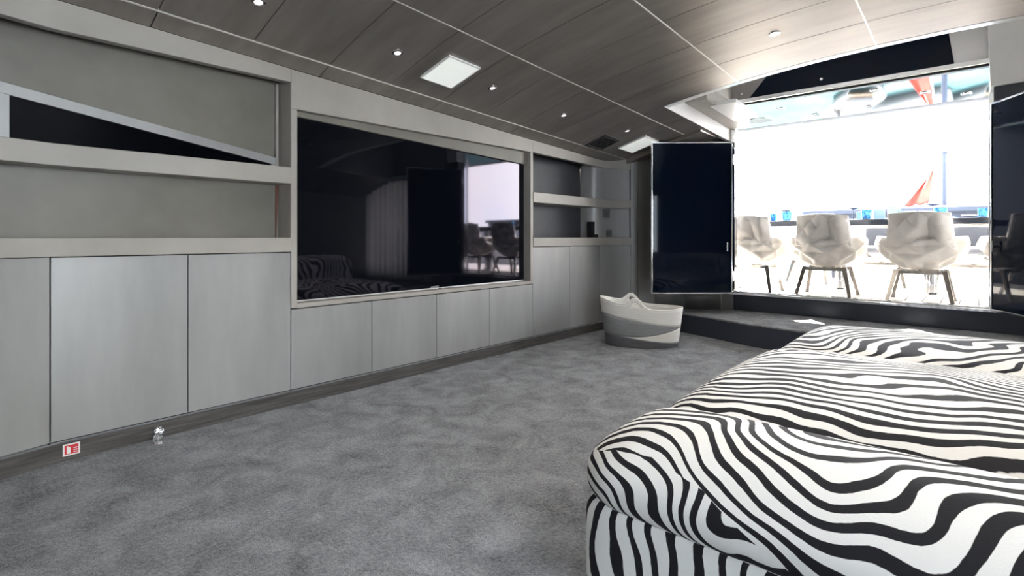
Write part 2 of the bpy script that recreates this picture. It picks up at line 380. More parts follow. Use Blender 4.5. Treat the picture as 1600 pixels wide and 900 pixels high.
# cornices and television surround
def top(x, y): return zc(x, min(y, D))-.001
struct(MB().extrude_path(off(LEFTC+[(.7, D), (1.0, D), (1.464, D)], .004), lambda x, y: 1.922, top, .05).build('trim_2', 'upper', bevel=.002), 'cornice above the left shelves')
struct(MB().extrude_path([(3.732, D-.004), (4.3, D-.004)]+[(x, y-.004) for x, y in CORNER], lambda x, y: 1.782-(x-3.73)*.02, lambda x, y: top(x, y) if x < 5.1 else top(x, y), .05).build('trim_3', 'upper', bevel=.002), 'cornice above the right shelves')
fa = MB().prism([(1.466, 1.766), (3.73, 1.78), (3.73, top(3.73, D)), (2.6, top(2.6, D)), (1.466, top(1.466, D))], 1, D-.005, D+.05).build('trim_4', 'upper', bevel=.002)
struct(fa, 'pale fascia above the television')
sr = struct(MB().box(1.466, 1.503, D-.005, D+.20, .578, 1.766).build('trim_5', 'upper', bevel=.002), 'slim grey surround of the television recess')
MB().box(3.695, 3.732, D-.005, D+.20, .606, 1.778).build('right_jamb', 'upper', sr, bevel=.002)
MB().box(1.503, 3.732, D-.005, D+.14, .576, .604).build('ledge', 'upper', sr, bevel=.002)
MB().prism([(1.503, 1.737), (3.695, 1.668), (3.695, 1.79), (1.503, 1.79)], 1, D+.045, D+.062).build('soffit', 'upper', sr)
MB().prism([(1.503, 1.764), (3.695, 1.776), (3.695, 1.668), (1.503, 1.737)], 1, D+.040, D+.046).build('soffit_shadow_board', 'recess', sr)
# left recess: back, slanted window, jamb
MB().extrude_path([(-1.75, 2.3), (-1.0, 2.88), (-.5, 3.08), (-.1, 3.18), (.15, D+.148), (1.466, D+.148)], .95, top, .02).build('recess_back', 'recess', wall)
jb = MB().prism([(1.458, D+.148), (1.464, D+.001), (1.47, D+.001), (1.47, D+.16)], 2, .998, 1.95).build('recess_jamb', 'upper', wall)
MB().prism([(1.432, 1.416), (1.447, 1.416), (1.447, 1.93), (1.432, 1.93)], 1, D+.12, D+.149).build('jamb_strip', 'upper', wall)
wd = struct(MB().prism([(.262, 1.40), (1.405, 1.40), (1.405, 1.445), (.262, 1.64)], 1, D+.138, D+.147).build('window_1', 'blackglass'), 'black slanted wedge shaped window above the left shelf')
MB().prism([(-.25, 1.706), (1.43, 1.438), (1.43, 1.482), (-.25, 1.760)], 1, D+.118, D+.148).build('window_frame', 'panel', wd, bevel=.002)
MB().prism([(1.405, 1.40), (1.43, 1.40), (1.43, 1.45), (1.405, 1.45)], 1, D+.12, D+.147).build('window_frame', 'panel', wd)
MB().box(.215, .262, D+.12, D+.147, 1.40, 1.66).build('window_frame', 'panel', wd)
MB().prism([(1.438, .998), (1.442, .998), (1.458, 1.318), (1.438, 1.318)], 1, D+.140, D+.147).build('jamb_gap', 'brown', wall)
# right recess back and sides
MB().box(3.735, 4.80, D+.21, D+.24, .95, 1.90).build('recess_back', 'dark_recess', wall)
cp = MB().extrude_path([(4.80, D+.20), (4.825, D+.09), (4.87, D+.035), (4.97, D+.012)]+[(x+.006, y+.016) for x, y in CORNER[2:]], .95, 1.80, .02)
cp.build('corner_panel', 'panel', wall)
# pilasters and diagonal wall behind the opened leaf
dw = struct(MB().extrude_path(DIAG, 0, 2.11, .06).build('wall_corner', 'panel'), 'angled grey wall behind the open door leaf')
def along(t0, t1, a=DIAG[0], c=DIAG[1], o=.012):
    A, C = Vector(a), Vector(c); d = C-A; n = Vector((-d.y, d.x)).normalized()*-o
    return [tuple(A+d*t0+n), tuple(A+d*t1+n)]
MB().extrude_path(along(.0, .30), .0, 1.985, .015).build('pilaster', 'panel', dw, bevel=.002)
MB().extrude_path(along(.32, 1.05), .0, 1.975, .015).build('pilaster', 'panel', dw, bevel=.002)
MB().extrude_path(along(.02, .42, DIAG[1], DIAG[2]), .206, .46, .012).build('low_panel', 'panel', dw)
MB().extrude_path(along(.43, .9, DIAG[1], DIAG[2]), .206, .46, .012).build('low_panel', 'panel', dw)

# ------------------------------------------------------------------ aft wall and door
JL, JR = 2.0, -.06
ew = MB()
ew.box(XE, XE+.1, JR-2.9, JL+.045, 0, .37)
ew.box(XE, XE+.1, JL+.045, 3.42, 0, 2.80)
we = struct(ew.build('wall_aft', 'panel'), 'aft wall round the door opening')
MB().box(XE-.012, XE, JR-.3, JL+.02, .206, .375).build('sill_panel', 'navy_trim', we, bevel=.003)
sill = struct(MB().box(XE-.05, XE+.14, JR-.05, JL+.05, .376, .402).build('trim_6', 'chrome', bevel=.004), 'polished steel door sill')
for k, (x0, x1) in enumerate(((XE-.005, XE+.015), (XE+.055, XE+.075))):
    MB().box(x0, x1, JR-.03, JL+.03, .402, .414).build('track', 'chrome', sill)
fr = struct(MB().box(XE-.02, XE+.02, JL, JL+.045, .40, 2.44).build('trim_7', 'chrome', bevel=.004), 'polished steel posts and head of the door frame')
MB().box(XE+.03, XE+.08, JL+.01, JL+.05, .40, 2.44).build('post', 'steel', fr, bevel=.004)
MB().box(XE-.02, XE+.02, JR-.045, JR, .40, 2.44).build('post', 'chrome', fr, bevel=.004)
MB().box(XE+.03, XE+.08, JR-.05, JR-.01, .40, 2.44).build('post', 'steel', fr, bevel=.004)
MB().box(XE-.03, XE+.08, JR-.05, JL+.05, 2.455, 2.50).build('head_bar', 'chrome', fr, bevel=.006)
MB().box(XE-.01, XE+.05, JR-.05, JL+.05, 2.435, 2.455).build('head_track', 'black', fr)
# transom
tn = struct(MB().prism([(.16, 2.50), (1.86, 2.50), (1.60, 2.80), (.20, 2.80)], 0, XE, XE+.02).build('window_2', 'navy'), 'dark blue glass transom above the door')
MB().prism([(JR-.05, 2.50), (.16, 2.50), (.20, 2.80), (JR-.05, 2.80)], 0, XE-.005, XE+.03).build('transom_panel', 'white', tn)
MB().prism([(1.86, 2.50), (JL+.05, 2.50), (JL+.05, 2.80), (1.60, 2.80)], 0, XE-.005, XE+.03).build('transom_panel', 'panel', tn)
for y, z in ((1.93, 2.56), (1.17, 2.57)):
    MB().lathe([(0, -.02), (.012, -.019), (.02, -.01), (.02, 0)], n=14).build('bolt', 'chrome', tn, loc=(XE, y, z)).rotation_euler = (0, PI/2, 0)
# casing over the right leaf
cs = struct(MB().hexa([(5.78, -.07, 2.23), (5.94, -.07, 2.23), (5.94, -.33, 2.23), (5.80, -.33, 2.23)], [(5.70, -.05, 2.79), (5.94, -.05, 2.79), (5.94, -.33, 2.79), (5.72, -.33, 2.79)]).build('trim_8', 'white', bevel=.004), 'tapered grey casing over the right door leaf')
MB().box(5.82, 5.93, -.33, -.09, 2.12, 2.229).build('casing_foot', 'navy_trim', cs)
MB().box(5.76, 5.94, -1.80, -.345, 2.10, 2.79).build('casing_side', 'upper', cs, bevel=.004)
# leaves
def leaf(name, hinge, end, z0, z1, label):
    h = Vector(hinge); e = Vector(end); d = e-h; Lh = d.length; a = math.atan2(d.y, d.x)
    o = bpy.data.objects.new(name, None); COL.objects.link(o); o.location = (h.x, h.y, z0); o.rotation_euler = (0, 0, a); struct(o, label)
    H = z1-z0; f = .014
    gp = MB().box(f, Lh-f, -.012, .012, f, H-f).build('glass_panel', 'navy', o)
    MB().box(0, f, -.02, .02, 0, H).build('frame_rail', 'chrome', o, bevel=.003); MB().box(Lh-f, Lh, -.02, .02, 0, H).build('frame_rail', 'chrome', o, bevel=.003)
    MB().box(f, Lh-f, -.02, .02, 0, f).build('frame_rail', 'chrome', o, bevel=.003); MB().box(f, Lh-f, -.02, .02, H-f, H).build('frame_rail', 'chrome', o, bevel=.003)
    for z in (.18, H-.18): MB().tube([(-.012, 0, z-.05), (-.012, 0, z+.05)], .011, 10).build('hinge', 'chrome', o)
    for s in (-1, 1):
        hd = MB(); hd.tube([(.065, s*.012, H*.31), (.065, s*.045, H*.31)], .010, 10); hd.tube([(.065, s*.045, H*.31-.045), (.065, s*.045, H*.31+.045)], .008, 10)
        hd.build('handle', 'chrome', gp)
    return o
d1 = leaf('door_1', (5.585, 1.915), (5.03, 2.54), .418, 1.985, 'dark blue glass door leaf swung open beside the basket')
leaf('door_2', (5.90, -.085), (5.13, -.53), .395, 2.11, 'dark blue glass door leaf swung open at the right edge')
A_ = Vector((5.585, 1.915)); B_ = Vector((5.925, 2.02)); mw = d1.matrix_basis.inverted()
rp = MB().extrude_path([tuple(A_), tuple(B_)], .418, 1.985, .014).build('return_panel', 'navy', d1); rp.matrix_parent_inverse = mw
for zz in (.418, 1.975):
    q = MB().extrude_path([(A_.x, A_.y-.004), (B_.x, B_.y-.004)], zz, zz+.012, .022).build('return_rail', 'chrome', d1); q.matrix_parent_inverse = mw
# glazed right half of the aft wall with pleated sheer
ew2 = struct(MB().box(XE, XE+.1, -2.96, -2.75, .37, 2.15).build('wall_aft_side', 'panel'))
MB().box(XE, XE+.1, -2.75, -.11, 2.10, 2.80).build('lintel', 'panel', ew2)
MB().box(XE, XE+.1, -.55, -.11, .37, 2.10).build('pier', 'panel', ew2)
gw = struct(MB().box(XE+.04, XE+.05, -2.75, -.55, .37, 2.10).build('window_3', 'glass'), 'aft window behind the pleated sheer')
MB().box(XE+.02, XE+.07, -1.68, -1.62, .37, 2.10).build('mullion', 'steel', gw)
ct = []
for i in range(241):
    y = -.75-2.0*i/240; a = 2*PI*i/240*11
    ct.append([(5.84+.035*math.sin(a)+.008*math.sin(2.3*a), y, z) for z in (.24, 1.0, 1.6, 2.04)])
cu = tag(MB().grid(ct, True).build('curtain', 'sheer'), 'pleated sheer curtain across the aft window, mirrored in the television', 'curtain')

# ------------------------------------------------------------------ starboard and forward walls (behind and beside the camera)
wr = MB(); YS = -2.85
wins = [(-1.75, -.15), (-.05, 1.60)]; WZ0, WZ1 = .50, 1.95  # unseen window openings, added to light the room
wr.box(-2.0, 6.05, YS-.12, YS, 0, WZ0); wr.box(-2.0, 6.05, YS-.12, YS, WZ1, 2.25)
px = -2.0
for a, c in wins: wr.box(px, a, YS-.12, YS, WZ0, WZ1); px = c
wr.box(px, 6.05, YS-.12, YS, WZ0, WZ1)
wrr = struct(wr.build('wall_right', 'upper'), 'starboard wall with window openings added for daylight')
for i, (a, c) in enumerate(wins):
    wn = struct(MB().box(a, c, YS-.07, YS-.06, WZ0, WZ1).build('window_%d' % (i+4), 'glass'), 'unseen starboard window added to let in daylight')
    for q in ((a, a+.03, WZ0, WZ1), (c-.03, c, WZ0, WZ1), (a+.03, c-.03, WZ0, WZ0+.03), (a+.03, c-.03, WZ1-.03, WZ1)):
        MB().box(q[0], q[1], YS-.09, YS-.04, q[2], q[3]).build('window_frame', 'steel', wn)
wf = MB(); wf.box(-2.0, -1.9, -2.97, 3.4, 0, 2.7)
struct(wf.build('wall_forward', 'upper'), 'forward wall behind the camera')

# ------------------------------------------------------------------ television
tv = thing('television', 'huge wall mounted flat black television screen in the panelled recess', 'television', (0, D+.062, .606))
MB().box(1.512, 3.688, .012, .06, 0, 1.22).build('housing', 'bezel', tv, bevel=.004)
MB().box(1.518, 3.682, .003, .012, .008, 1.214).build('screen', 'tv', tv)
MB().box(1.512, 3.688, .0, .012, 0, .008).build('bottom_trim', 'silver', tv)
lg = MB(); x = 2.585
for k, wd_ in enumerate((.010, .011, .012, .010, .011, .010, .010)):
    if k in (0, 1, 2): lg.box(x, x+wd_*.8, -.003, .0, .010, .012); lg.box(x, x+.003, -.003, 0, .010, .020)
    lg.box(x, x+wd_*.8, -.003, .0, .0175, .020); x += wd_+.001
lg.build('maker_mark', 'silver', tv); MB().box(2.66, 2.69, -.004, .004, -.002, .004).build('sensor', 'black', tv)

# ------------------------------------------------------------------ ceiling fittings
def ceil_frame(x, y):
    e = .01; n = Vector((-(zc(x+e, y)-zc(x-e, y))/(2*e), -(zc(x, y+e)-zc(x, y-e))/(2*e), 1)).normalized()
    return Vector((x, y, zc(x, y))), n
def place_c(o, x, y):
    c, n = ceil_frame(x, y); o.location = c; o.rotation_euler = n.to_track_quat('Z', 'X').to_euler()
def sq_light(x0, x1, y0, y1, label):
    x, y = (x0+x1)/2, (y0+y1)/2; a, c = (x1-x0)/2, (y1-y0)/2
    t = thing('ceiling_light', label, 'ceiling light', group='square ceiling lights')
    c0, n = ceil_frame(x, y); t.location = c0
    t.rotation_euler = Matrix((Vector((1, 0, -n.x/n.z)).normalized(), n.cross(Vector((1, 0, -n.x/n.z)).normalized()), n)).transposed().to_euler()
    f = MB(); f.box(-a, a, -c, -c+.008, -.014, .004); f.box(-a, a, c-.008, c, -.014, .004); f.box(-a, -a+.008, -c+.008, c-.008, -.014, .004); f.box(a-.008, a, -c+.008, c-.008, -.014, .004)
    f.build('frame', 'light_frame', t); MB().box(-a+.008, a-.008, -c+.008, c-.008, -.012, .002).build('diffuser', 'diffuser', t)
    return t
sq_light(2.20, 2.475, 2.475, 2.77, 'square white ceiling light panel in front of the television')
sq_light(4.80, 5.09, 2.48, 2.80, 'square white ceiling light panel over the open door leaf by the corner')
vt = thing('ceiling_vent', 'dark square air vent in the ceiling by the corner', 'vent')
x, y = 4.51, 2.80; c0, n = ceil_frame(x, y); vt.location = c0
vx = Vector((1, 0, -n.x/n.z)).normalized(); vt.rotation_euler = Matrix((vx, n.cross(vx), n)).transposed().to_euler()
f = MB(); a = .14; c = .125
f.box(-a, a, -c, -c+.015, -.008, .002); f.box(-a, a, c-.015, c, -.008, .002); f.box(-a, -a+.015, -c, c, -.008, .002); f.box(a-.015, a, -c, c, -.008, .002)
f.build('frame', 'dark_recess', vt); MB().box(-a+.015, a-.015, -c+.015, c-.015, -.001, .002).build('backing', 'gap', vt)
for k in range(7):
    yy = -c+.03+k*.031; MB().hexa([(-a+.015, yy, -.007), (a-.015, yy, -.007), (a-.015, yy+.003, -.007), (-a+.015, yy+.003, -.007)], [(-a+.015, yy+.012, -.001), (a-.015, yy+.012, -.001), (a-.015, yy+.015, -.001), (-a+.015, yy+.015, -.001)]).build('louvre', 'dark_recess', vt)
DL = [(1.102, 2.64, 'round recessed downlight nearest the left edge of the ceiling'), (1.92, 2.63, 'round recessed downlight to the left of the square light panel'),
      (2.745, 2.625, 'round recessed downlight to the right of the square light panel'), (3.62, 2.63, 'round recessed downlight in the ceiling near the vent'),
      (2.80, .98, 'added unseen fill downlight over the middle of the sofa'), (1.96, .98, 'added unseen fill downlight over the near end of the sofa'), (1.12, .98, 'added unseen fill downlight over the open carpet'),  # this row and the next: unseen fittings added to fill the room with light
      (3.642, -.76, 'added unseen fill downlight over the far back of the sofa'), (2.80, -.76, 'added unseen fill downlight over the middle of the sofa back'), (1.96, -.76, 'added unseen fill downlight over the near end of the sofa back'), (1.12, -.76, 'added unseen fill downlight behind the near end of the sofa'),
      (3.642, .98, 'round recessed downlight in the bright ceiling before the door'), (4.50, 2.52, 'small round downlight beside the air vent, in shade')]
for x, y, lb in DL:
    t = thing('downlight', lb, 'downlight', group='recessed downlights'); place_c(t, x, y)
    MB().lathe([(.034, .004), (.034, -.004), (.030, -.006), (.021, -.005), (.021, .002)], n=20).build('trim_ring', 'chrome', t)
    MB().lathe([(.021, -.001), (.012, -.004), (.0, -.005)], n=16).build('lens', 'bulb', t)
    ld = bpy.data.lights.new('downlight_lamp', 'SPOT'); lo = bpy.data.objects.new('downlight_lamp', ld); COL.objects.link(lo); lo.parent = t
    ld.energy = (7 if x > 4 else 3) if y > 2 else 10; ld.spot_size = math.radians(100 if y > 2 else 140); ld.spot_blend = .8; ld.shadow_soft_size = .02; ld.color = (1, .93, .84); lo.location = (0, 0, -.02)

# ------------------------------------------------------------------ small things on the wall
sg = thing('fire_sign', 'small red and white fire equipment sticker on the dark plinth', 'sign', (.424, D-.005, .022))
MB().box(0, .060, -.002, 0, 0, .052).build('backing', 'signwhite', sg); MB().box(.006, .054, -.003, -.002, .006, .046).build('red_field', 'red', sg)
MB().box(.013, .027, -.004, -.003, .009, .038).build('pictogram', 'signwhite', sg)
pk = MB()
for k in range(3): pk.box(.037, .051, -.004, -.003, .011+k*.009, .015+k*.009)
pk.box(.013, .020, -.004, -.003, .038, .042); pk.build('pictogram', 'signwhite', sg)
def knob(x, y, z, r, label, horizontal):
    t = thing('crystal_doorstop', label, 'doorstop', (x, y, z), group='crystal doorstops')
    bm = bmesh.new(); bmesh.ops.create_icosphere(bm, subdivisions=2, radius=r); me = bpy.data.meshes.new('crystal_ball'); bm.to_mesh(me); bm.free(); me.materials.append(M['crystal'])
    o = bpy.data.objects.new('crystal_ball', me); COL.objects.link(o); o.parent = t
    if horizontal:
        o.location = (0, -.02-r, 0); MB().tube([(0, .0, 0), (0, -.022, 0)], [.016, .009], 12).build('mount', 'chrome', t)
    else:
        o.location = (0, 0, .008+r*.9); MB().lathe([(0, 0), (.02, 0), (.018, .005), (.01, .012), (0, .012)], n=14).build('mount', 'chrome', t)
knob(.782, D-.004, .052, .021, 'clear crystal doorstop fixed to the plinth', True)
knob(.770, D-.075, .0, .021, 'clear crystal doorstop on the carpet at the plinth', False)
def socket(p, w_, h_, label):
    t = thing('wall_socket', label, 'socket', p, math.radians(-40), 'black sockets in the corner shelves')
    MB().box(-w_/2, w_/2, -.014, .0, -h_/2, h_/2).build('plate', 'black', t, bevel=.003); MB().box(-w_*.28, w_*.28, -.018, -.014, -h_*.28, h_*.28).build('outlet', 'bezel', t, bevel=.002)
socket((4.985, 3.05, 1.262), .075, .085, 'black socket under the right display shelf on the rounded corner panel')
socket((5.02, 3.035, 1.045), .058, .074, 'black socket just above the right counter ledge on the rounded corner panel')
t = thing('media_box', 'small black upright box standing at the back of the right counter ledge', 'box', (4.79, D+.06, .998))
MB().box(-.03, .03, -.03, .03, 0, .17).build('body', 'black', t, bevel=.004); MB().box(-.02, .02, -.033, -.03, .02, .06).build('face_plate', 'bezel', t); MB().box(.032, .10, -.03, .01, 0, .035).build('plug', 'black', t, bevel=.004)

# ------------------------------------------------------------------ basket
bk = thing('storage_basket', 'oval woven basket in cream and grey wavy bands on the carpet', 'basket', (4.50, 2.37, 0), math.radians(-57))
NA = 72
def b_rim(a):      # rim height round the oval, x along its length
    cx_ = math.cos(a); s = .375+.0*cx_
    s += -.045*cx_+.02*math.cos(2*a)
    s += .085*math.exp(-((cx_+.20)/.18)**2)*(1 if abs(math.sin(a)) > .3 else 0)
    return s
def b_pt(a, z, inner=0):
    t = z/.40; Lx = .325+.05*t-inner; Ly = .205+.035*t-inner
    return (Lx*math.cos(a), Ly*math.sin(a), z)
wv = lambda a, ph: math.sin(a*1.0+ph)
bands = [(lambda a: .0, lambda a: .075-.045*math.cos(a), 'darkgrey', 'base_band'),
         (lambda a: .075-.045*math.cos(a), lambda a: .125+.035*math.cos(a)+.02*math.cos(2*a), 'cream', 'lower_cream_band'),
         (lambda a: .125+.035*math.cos(a)+.02*math.cos(2*a), lambda a: .235-.06*math.cos(a)+.005*math.cos(2*a), 'midgrey', 'grey_band'),
         (lambda a: .235-.06*math.cos(a)+.005*math.cos(2*a), b_rim, 'cream', 'upper_cream_band')]
for lo_, hi_, m_, nm in bands:
    mb = MB(); K = 7; pts = []
    for i in range(NA):
        a = 2*PI*i/NA; z0, z1 = lo_(a), max(hi_(a), lo_(a)+.004)
        pts.append([b_pt(a, z0+(z1-z0)*k/K) for k in range(K+1)])
    fs_skip = set()
    if nm == 'upper_cream_band':   # handle holes cut below the raised rim
        for i in range(NA):
            a = 2*PI*(i+.5)/NA
            if abs(math.cos(a)+.20) < .085 and abs(math.sin(a)) > .5: fs_skip.add((i, K-2)); 
            if abs(math.cos(a)+.20) < .05 and abs(math.sin(a)) > .5: fs_skip.add((i, K-2))
    nv = K+1; fs = []
    for i in range(NA):
        for j in range(K):
            if (i, j) in fs_skip: continue
            a_ = (i+1) % NA; fs.append((i*nv+j, a_*nv+j, a_*nv+j+1, i*nv+j+1))
    mb.add([q for r in pts for q in r], fs, True)
    mb.build(nm, m_, bk, solid=.012)
MB().lathe([(0, .006), (.318, .006), (.322, .0), (0, 0)], n=40, sx=1, sy=.63).build('bottom', 'darkgrey', bk)
MB().tube([b_pt(2*PI*i/NA, b_rim(2*PI*i/NA)) for i in range(NA+1)], .008, 8, caps=False).build('rim_cord', 'cream', bk)

# ------------------------------------------------------------------ zebra sofa
sf = thing('zebra_sofa', 'low deep sofa covered in black and white zebra print fabric', 'sofa', (0, 0, 0))
def pillow(x0, x1, y0, y1, z0, z1, r, dome, n=28, pw=2.3):
    """rounded box with a domed top: list of quads on a closed grid sphere-map"""
    mb = MB(); cx_, cy_, cz_ = (x0+x1)/2, (y0+y1)/2, (z0+z1)/2; hx, hy_, hz = (x1-x0)/2, (y1-y0)/2, (z1-z0)/2
    rx, ry, rz = min(r, hx), min(r, hy_), min(r, hz)
    def P(a, b_, c):
        qx = max(-1, min(1, a)); p = [a*hx, b_*hy_, c*hz]
        core = [max(-(h-rr), min(h-rr, v)) for v, h, rr in zip(p, (hx, hy_, hz), (rx, ry, rz))]
        d = [(v-k)/rr for v, k, rr in zip(p, core, (rx, ry, rz))]
        l = (abs(d[0])**pw+abs(d[1])**pw+abs(d[2])**pw)**(1/pw); m_ = max(abs(d[0]), abs(d[1]), abs(d[2]))
        s = m_/l if l > 1e-6 else 0
        q = [k+v*s*rr for k, v, rr in zip(core, d, (rx, ry, rz))]
        u, v = q[0]/hx, q[1]/hy_
        if q[2] > 0: q[2] += dome*(1-abs(u)**2.2)*(1-abs(v)**6)*min(1, q[2]/hz)
        return (cx_+q[0], cy_+q[1], cz_+q[2])
    ts = [math.sin(-PI/2+PI*i/n) for i in range(n+1)]
    for ax in range(3):
        for sgn in (-1, 1):
            pts = []
            for i in ts:
                row = []
                for j in ts:
                    c = [i, j]; c.insert(ax, sgn); row.append(P(*c))
                pts.append(row)
            mb.grid(pts, True)
    return mb
Z1 = zebra('zebra_near', (0, 0, 0), (.92, -.05, .65), 104, 92, 1.45)
Z2 = zebra('zebra_middle', (3.1, 1.2, .4), (.95, .05, .6), 112, 92, 1.3)
Z3 = zebra('zebra_far', (7.7, 4.1, .9), (.75, .5, .5), 108, 88, 1.35)
Z4 = zebra('zebra_end', (1.3, 8.2, 2.2), (.1, -.35, .9), 150, 84, 1.7)
Z5 = zebra('zebra_base', (4.3, 2.2, 5.2), (.5, .95, -.16), 105, 32, 1.9)
Y0, Y1 = -.62, .865
MODS = [(1.205, 1.71, .235, .425, Z1, .165, .07), (1.70, 3.025, .235, .425, Z2, .18, .075), (3.015, 4.12, .225, .40, Z3, .18, .065)]
for k, (a, c, z0, z1, zm, r, dm) in enumerate(MODS):
    mb = pillow(a, c, Y0, Y1, z0, z1, r, dm, 30)
    if k == 0:
        SEAM = [(.88, .375), (.74, .42), (.63, .43), (.49, .40), (.30, .30), (.17, .235)]
        def zs(y):
            for (ya, za), (yb, zb_) in zip(SEAM, SEAM[1:]):
                if y >= yb: return za+(zb_-za)*(ya-y)/(ya-yb)
            return 0
        me0 = mb.mesh('seat_cushion'); bm = bmesh.new(); bm.from_mesh(me0)
        def cut(co, no):
            bmesh.ops.bisect_plane(bm, geom=bm.verts[:]+bm.edges[:]+bm.faces[:], plane_co=co, plane_no=no, dist=1e-5)
        for y_, z_ in SEAM[1:]: cut((0, y_, 0), (0, 1, 0))
        for (ya, za), (yb, zb_) in zip(SEAM, SEAM[1:]): cut((0, ya, za), (0, zb_-za, ya-yb))
        bm.faces.ensure_lookup_table(); main, end = MB(), MB()
        for q in bm.faces:
            c_ = q.calc_center_median(); tgt = end if (c_.x < 1.45 and c_.y > .17 and c_.z < zs(c_.y)) else main
            tgt.add([tuple(v.co) for v in q.verts], [tuple(range(len(q.verts)))], True)
        bm.free(); main.build('seat_cushion', zm, sf); end.build('cushion_side', Z4, sf)
    else:
        mb.build('seat_cushion', zm, sf)
    bs = pillow(a+.025, c-.004, Y0, Y1-.025, .012, .285, .07, 0, 16, 3).build('base', Z5, sf)
    for x in (a+.12, c-.12):
        for y in (Y0+.12, Y1-.14): MB().lathe([(0, 0), (.03, 0), (.03, .02), (0, .02)], c=(x, y, 0), n=12).build('foot', 'black', bs)
for k, (a, c, zm) in enumerate(((1.215, 2.2, Z2), (2.21, 3.22, Z1), (3.23, 4.25, Z3))):
    pillow(a, c, Y0-.36, Y0+.02, .03, .72, .15, .03, 16).build('backrest', zm, sf)

# ------------------------------------------------------------------ aft deck
DZ = .37
dk = struct(MB().box(6.05, 10.35, -3.5, 3.5, DZ-.1, DZ-.012).build('deck', 'gap'), 'pale teak aft deck outside the door')
for i in range(50):
    y = -3.5+i*.14; MB().box(6.06, 10.34, y+.003, y+.137, DZ-.012, DZ).build('deck_plank', 'deck', dk)
dh = struct(MB().box(6.06, 7.75, -3.5, 3.5, 2.52, 2.62).build('ceiling_aft_deck', mat('mirror_deckhead', (.62, .63, .63), .035, 1.0)), 'mirror polished deckhead over the aft deck')
MB().box(7.75, 7.80, -3.5, 3.5, 2.50, 2.62).build('edge_trim', 'gel', dh)
t = thing('deck_speaker', 'round grey speaker grille in the mirrored deckhead', 'speaker', (7.25, 2.13, 2.52))
MB().lathe([(0, -.004), (.13, -.006), (.15, -.008)], n=30).build('grille', 'dark_recess', t); MB().lathe([(.15, -.008), (.16, -.008), (.162, 0)], n=30).build('ring', 'steel', t)
SPL = [(7.2, 2.4, 'beside the round speaker grille'), (6.75, 1.75, 'above the leftmost white chair'), (7.35, 1.5, 'above the left end of the table'), (7.3, .95, 'above the second white chair'), (6.55, .80, 'nearest the door head'), (7.0, .42, 'above the third white chair'), (7.35, .1, 'nearest the right post')]
for x, y, lb in SPL:
    t = thing('deck_spotlight', 'small dark spotlight in the mirrored deckhead ' + lb, 'spotlight', (x, y, 2.52), group='deckhead spotlights')
    MB().lathe([(0, -.012), (.03, -.012), (.034, -.006)], n=18).build('lens', 'black', t); MB().lathe([(.034, -.010), (.048, -.008), (.05, 0)], n=18).build('ring', 'steel', t)
# bulwarks
bw = struct(MB().box(10.0, 10.2, -3.5, 2.2, DZ, 1.30).build('wall_bulwark', 'gel'), 'aft bulwark beyond the table')
MB().box(9.96, 10.24, -3.55, 2.25, 1.38, 1.45).build('cap_rail', 'rail', bw, bevel=.01); MB().box(10.03, 10.17, -3.5, 2.2, 1.30, 1.38).build('rail_gap', 'rail', bw)
for y0 in (-3.6, 3.4): MB().box(6.1, 10.2, y0, y0+.2, DZ, 1.15).build('side_bulwark', 'gel', bw)
for y0 in (-3.5, 3.38): MB().box(6.06, 8.6, y0, y0+.12, DZ, 2.50).build('sky_block_wing', 'navy_trim', bw)  # unseen wings added to keep bright sky out of the right leaf's reflection
MB().box(9.965, 9.998, -3.3, 2.0, .75, .80).build('moulding', 'greyband', bw)
bn = thing('deck_bench', 'pale built in bench with grey cushions along the aft bulwark', 'bench', (9.55, -.6, DZ))
MB().box(-.30, .38, -2.6, 2.5, 0, .34).build('base', 'gel', bn, bevel=.01)
for k in range(5):
    y = -2.58+k*1.02
    MB().box(-.28, .2, y, y+1.0, .341, .46).build('seat_cushion', 'gel', bn, bevel=.03); MB().box(.2, .36, y, y+1.0, .36, .80).build('back_cushion', 'greyband', bn, bevel=.03)
# table
TZ = 1.20
tb = thing('dining_table', 'long dark glass dining table on chrome column legs on the aft deck', 'table', (7.5, .2, DZ))
MB().box(-.52, .52, -2.0, 2.05, TZ-DZ-.065, TZ-DZ).build('table_top', 'table', tb, bevel=.006)
MB().box(-.40, .40, -1.85, 1.9, TZ-DZ-.085, TZ-DZ-.065).build('under_frame', 'steel', tb)
for y in (1.05, .18, -1.1):
    MB().lathe([(.0, 0), (.13, 0), (.13, .015), (.105, .03), (.105, TZ-DZ-.086), (0, TZ-DZ-.086)], c=(-.12, y, 0), n=32).build('column_leg', 'chrome', tb)

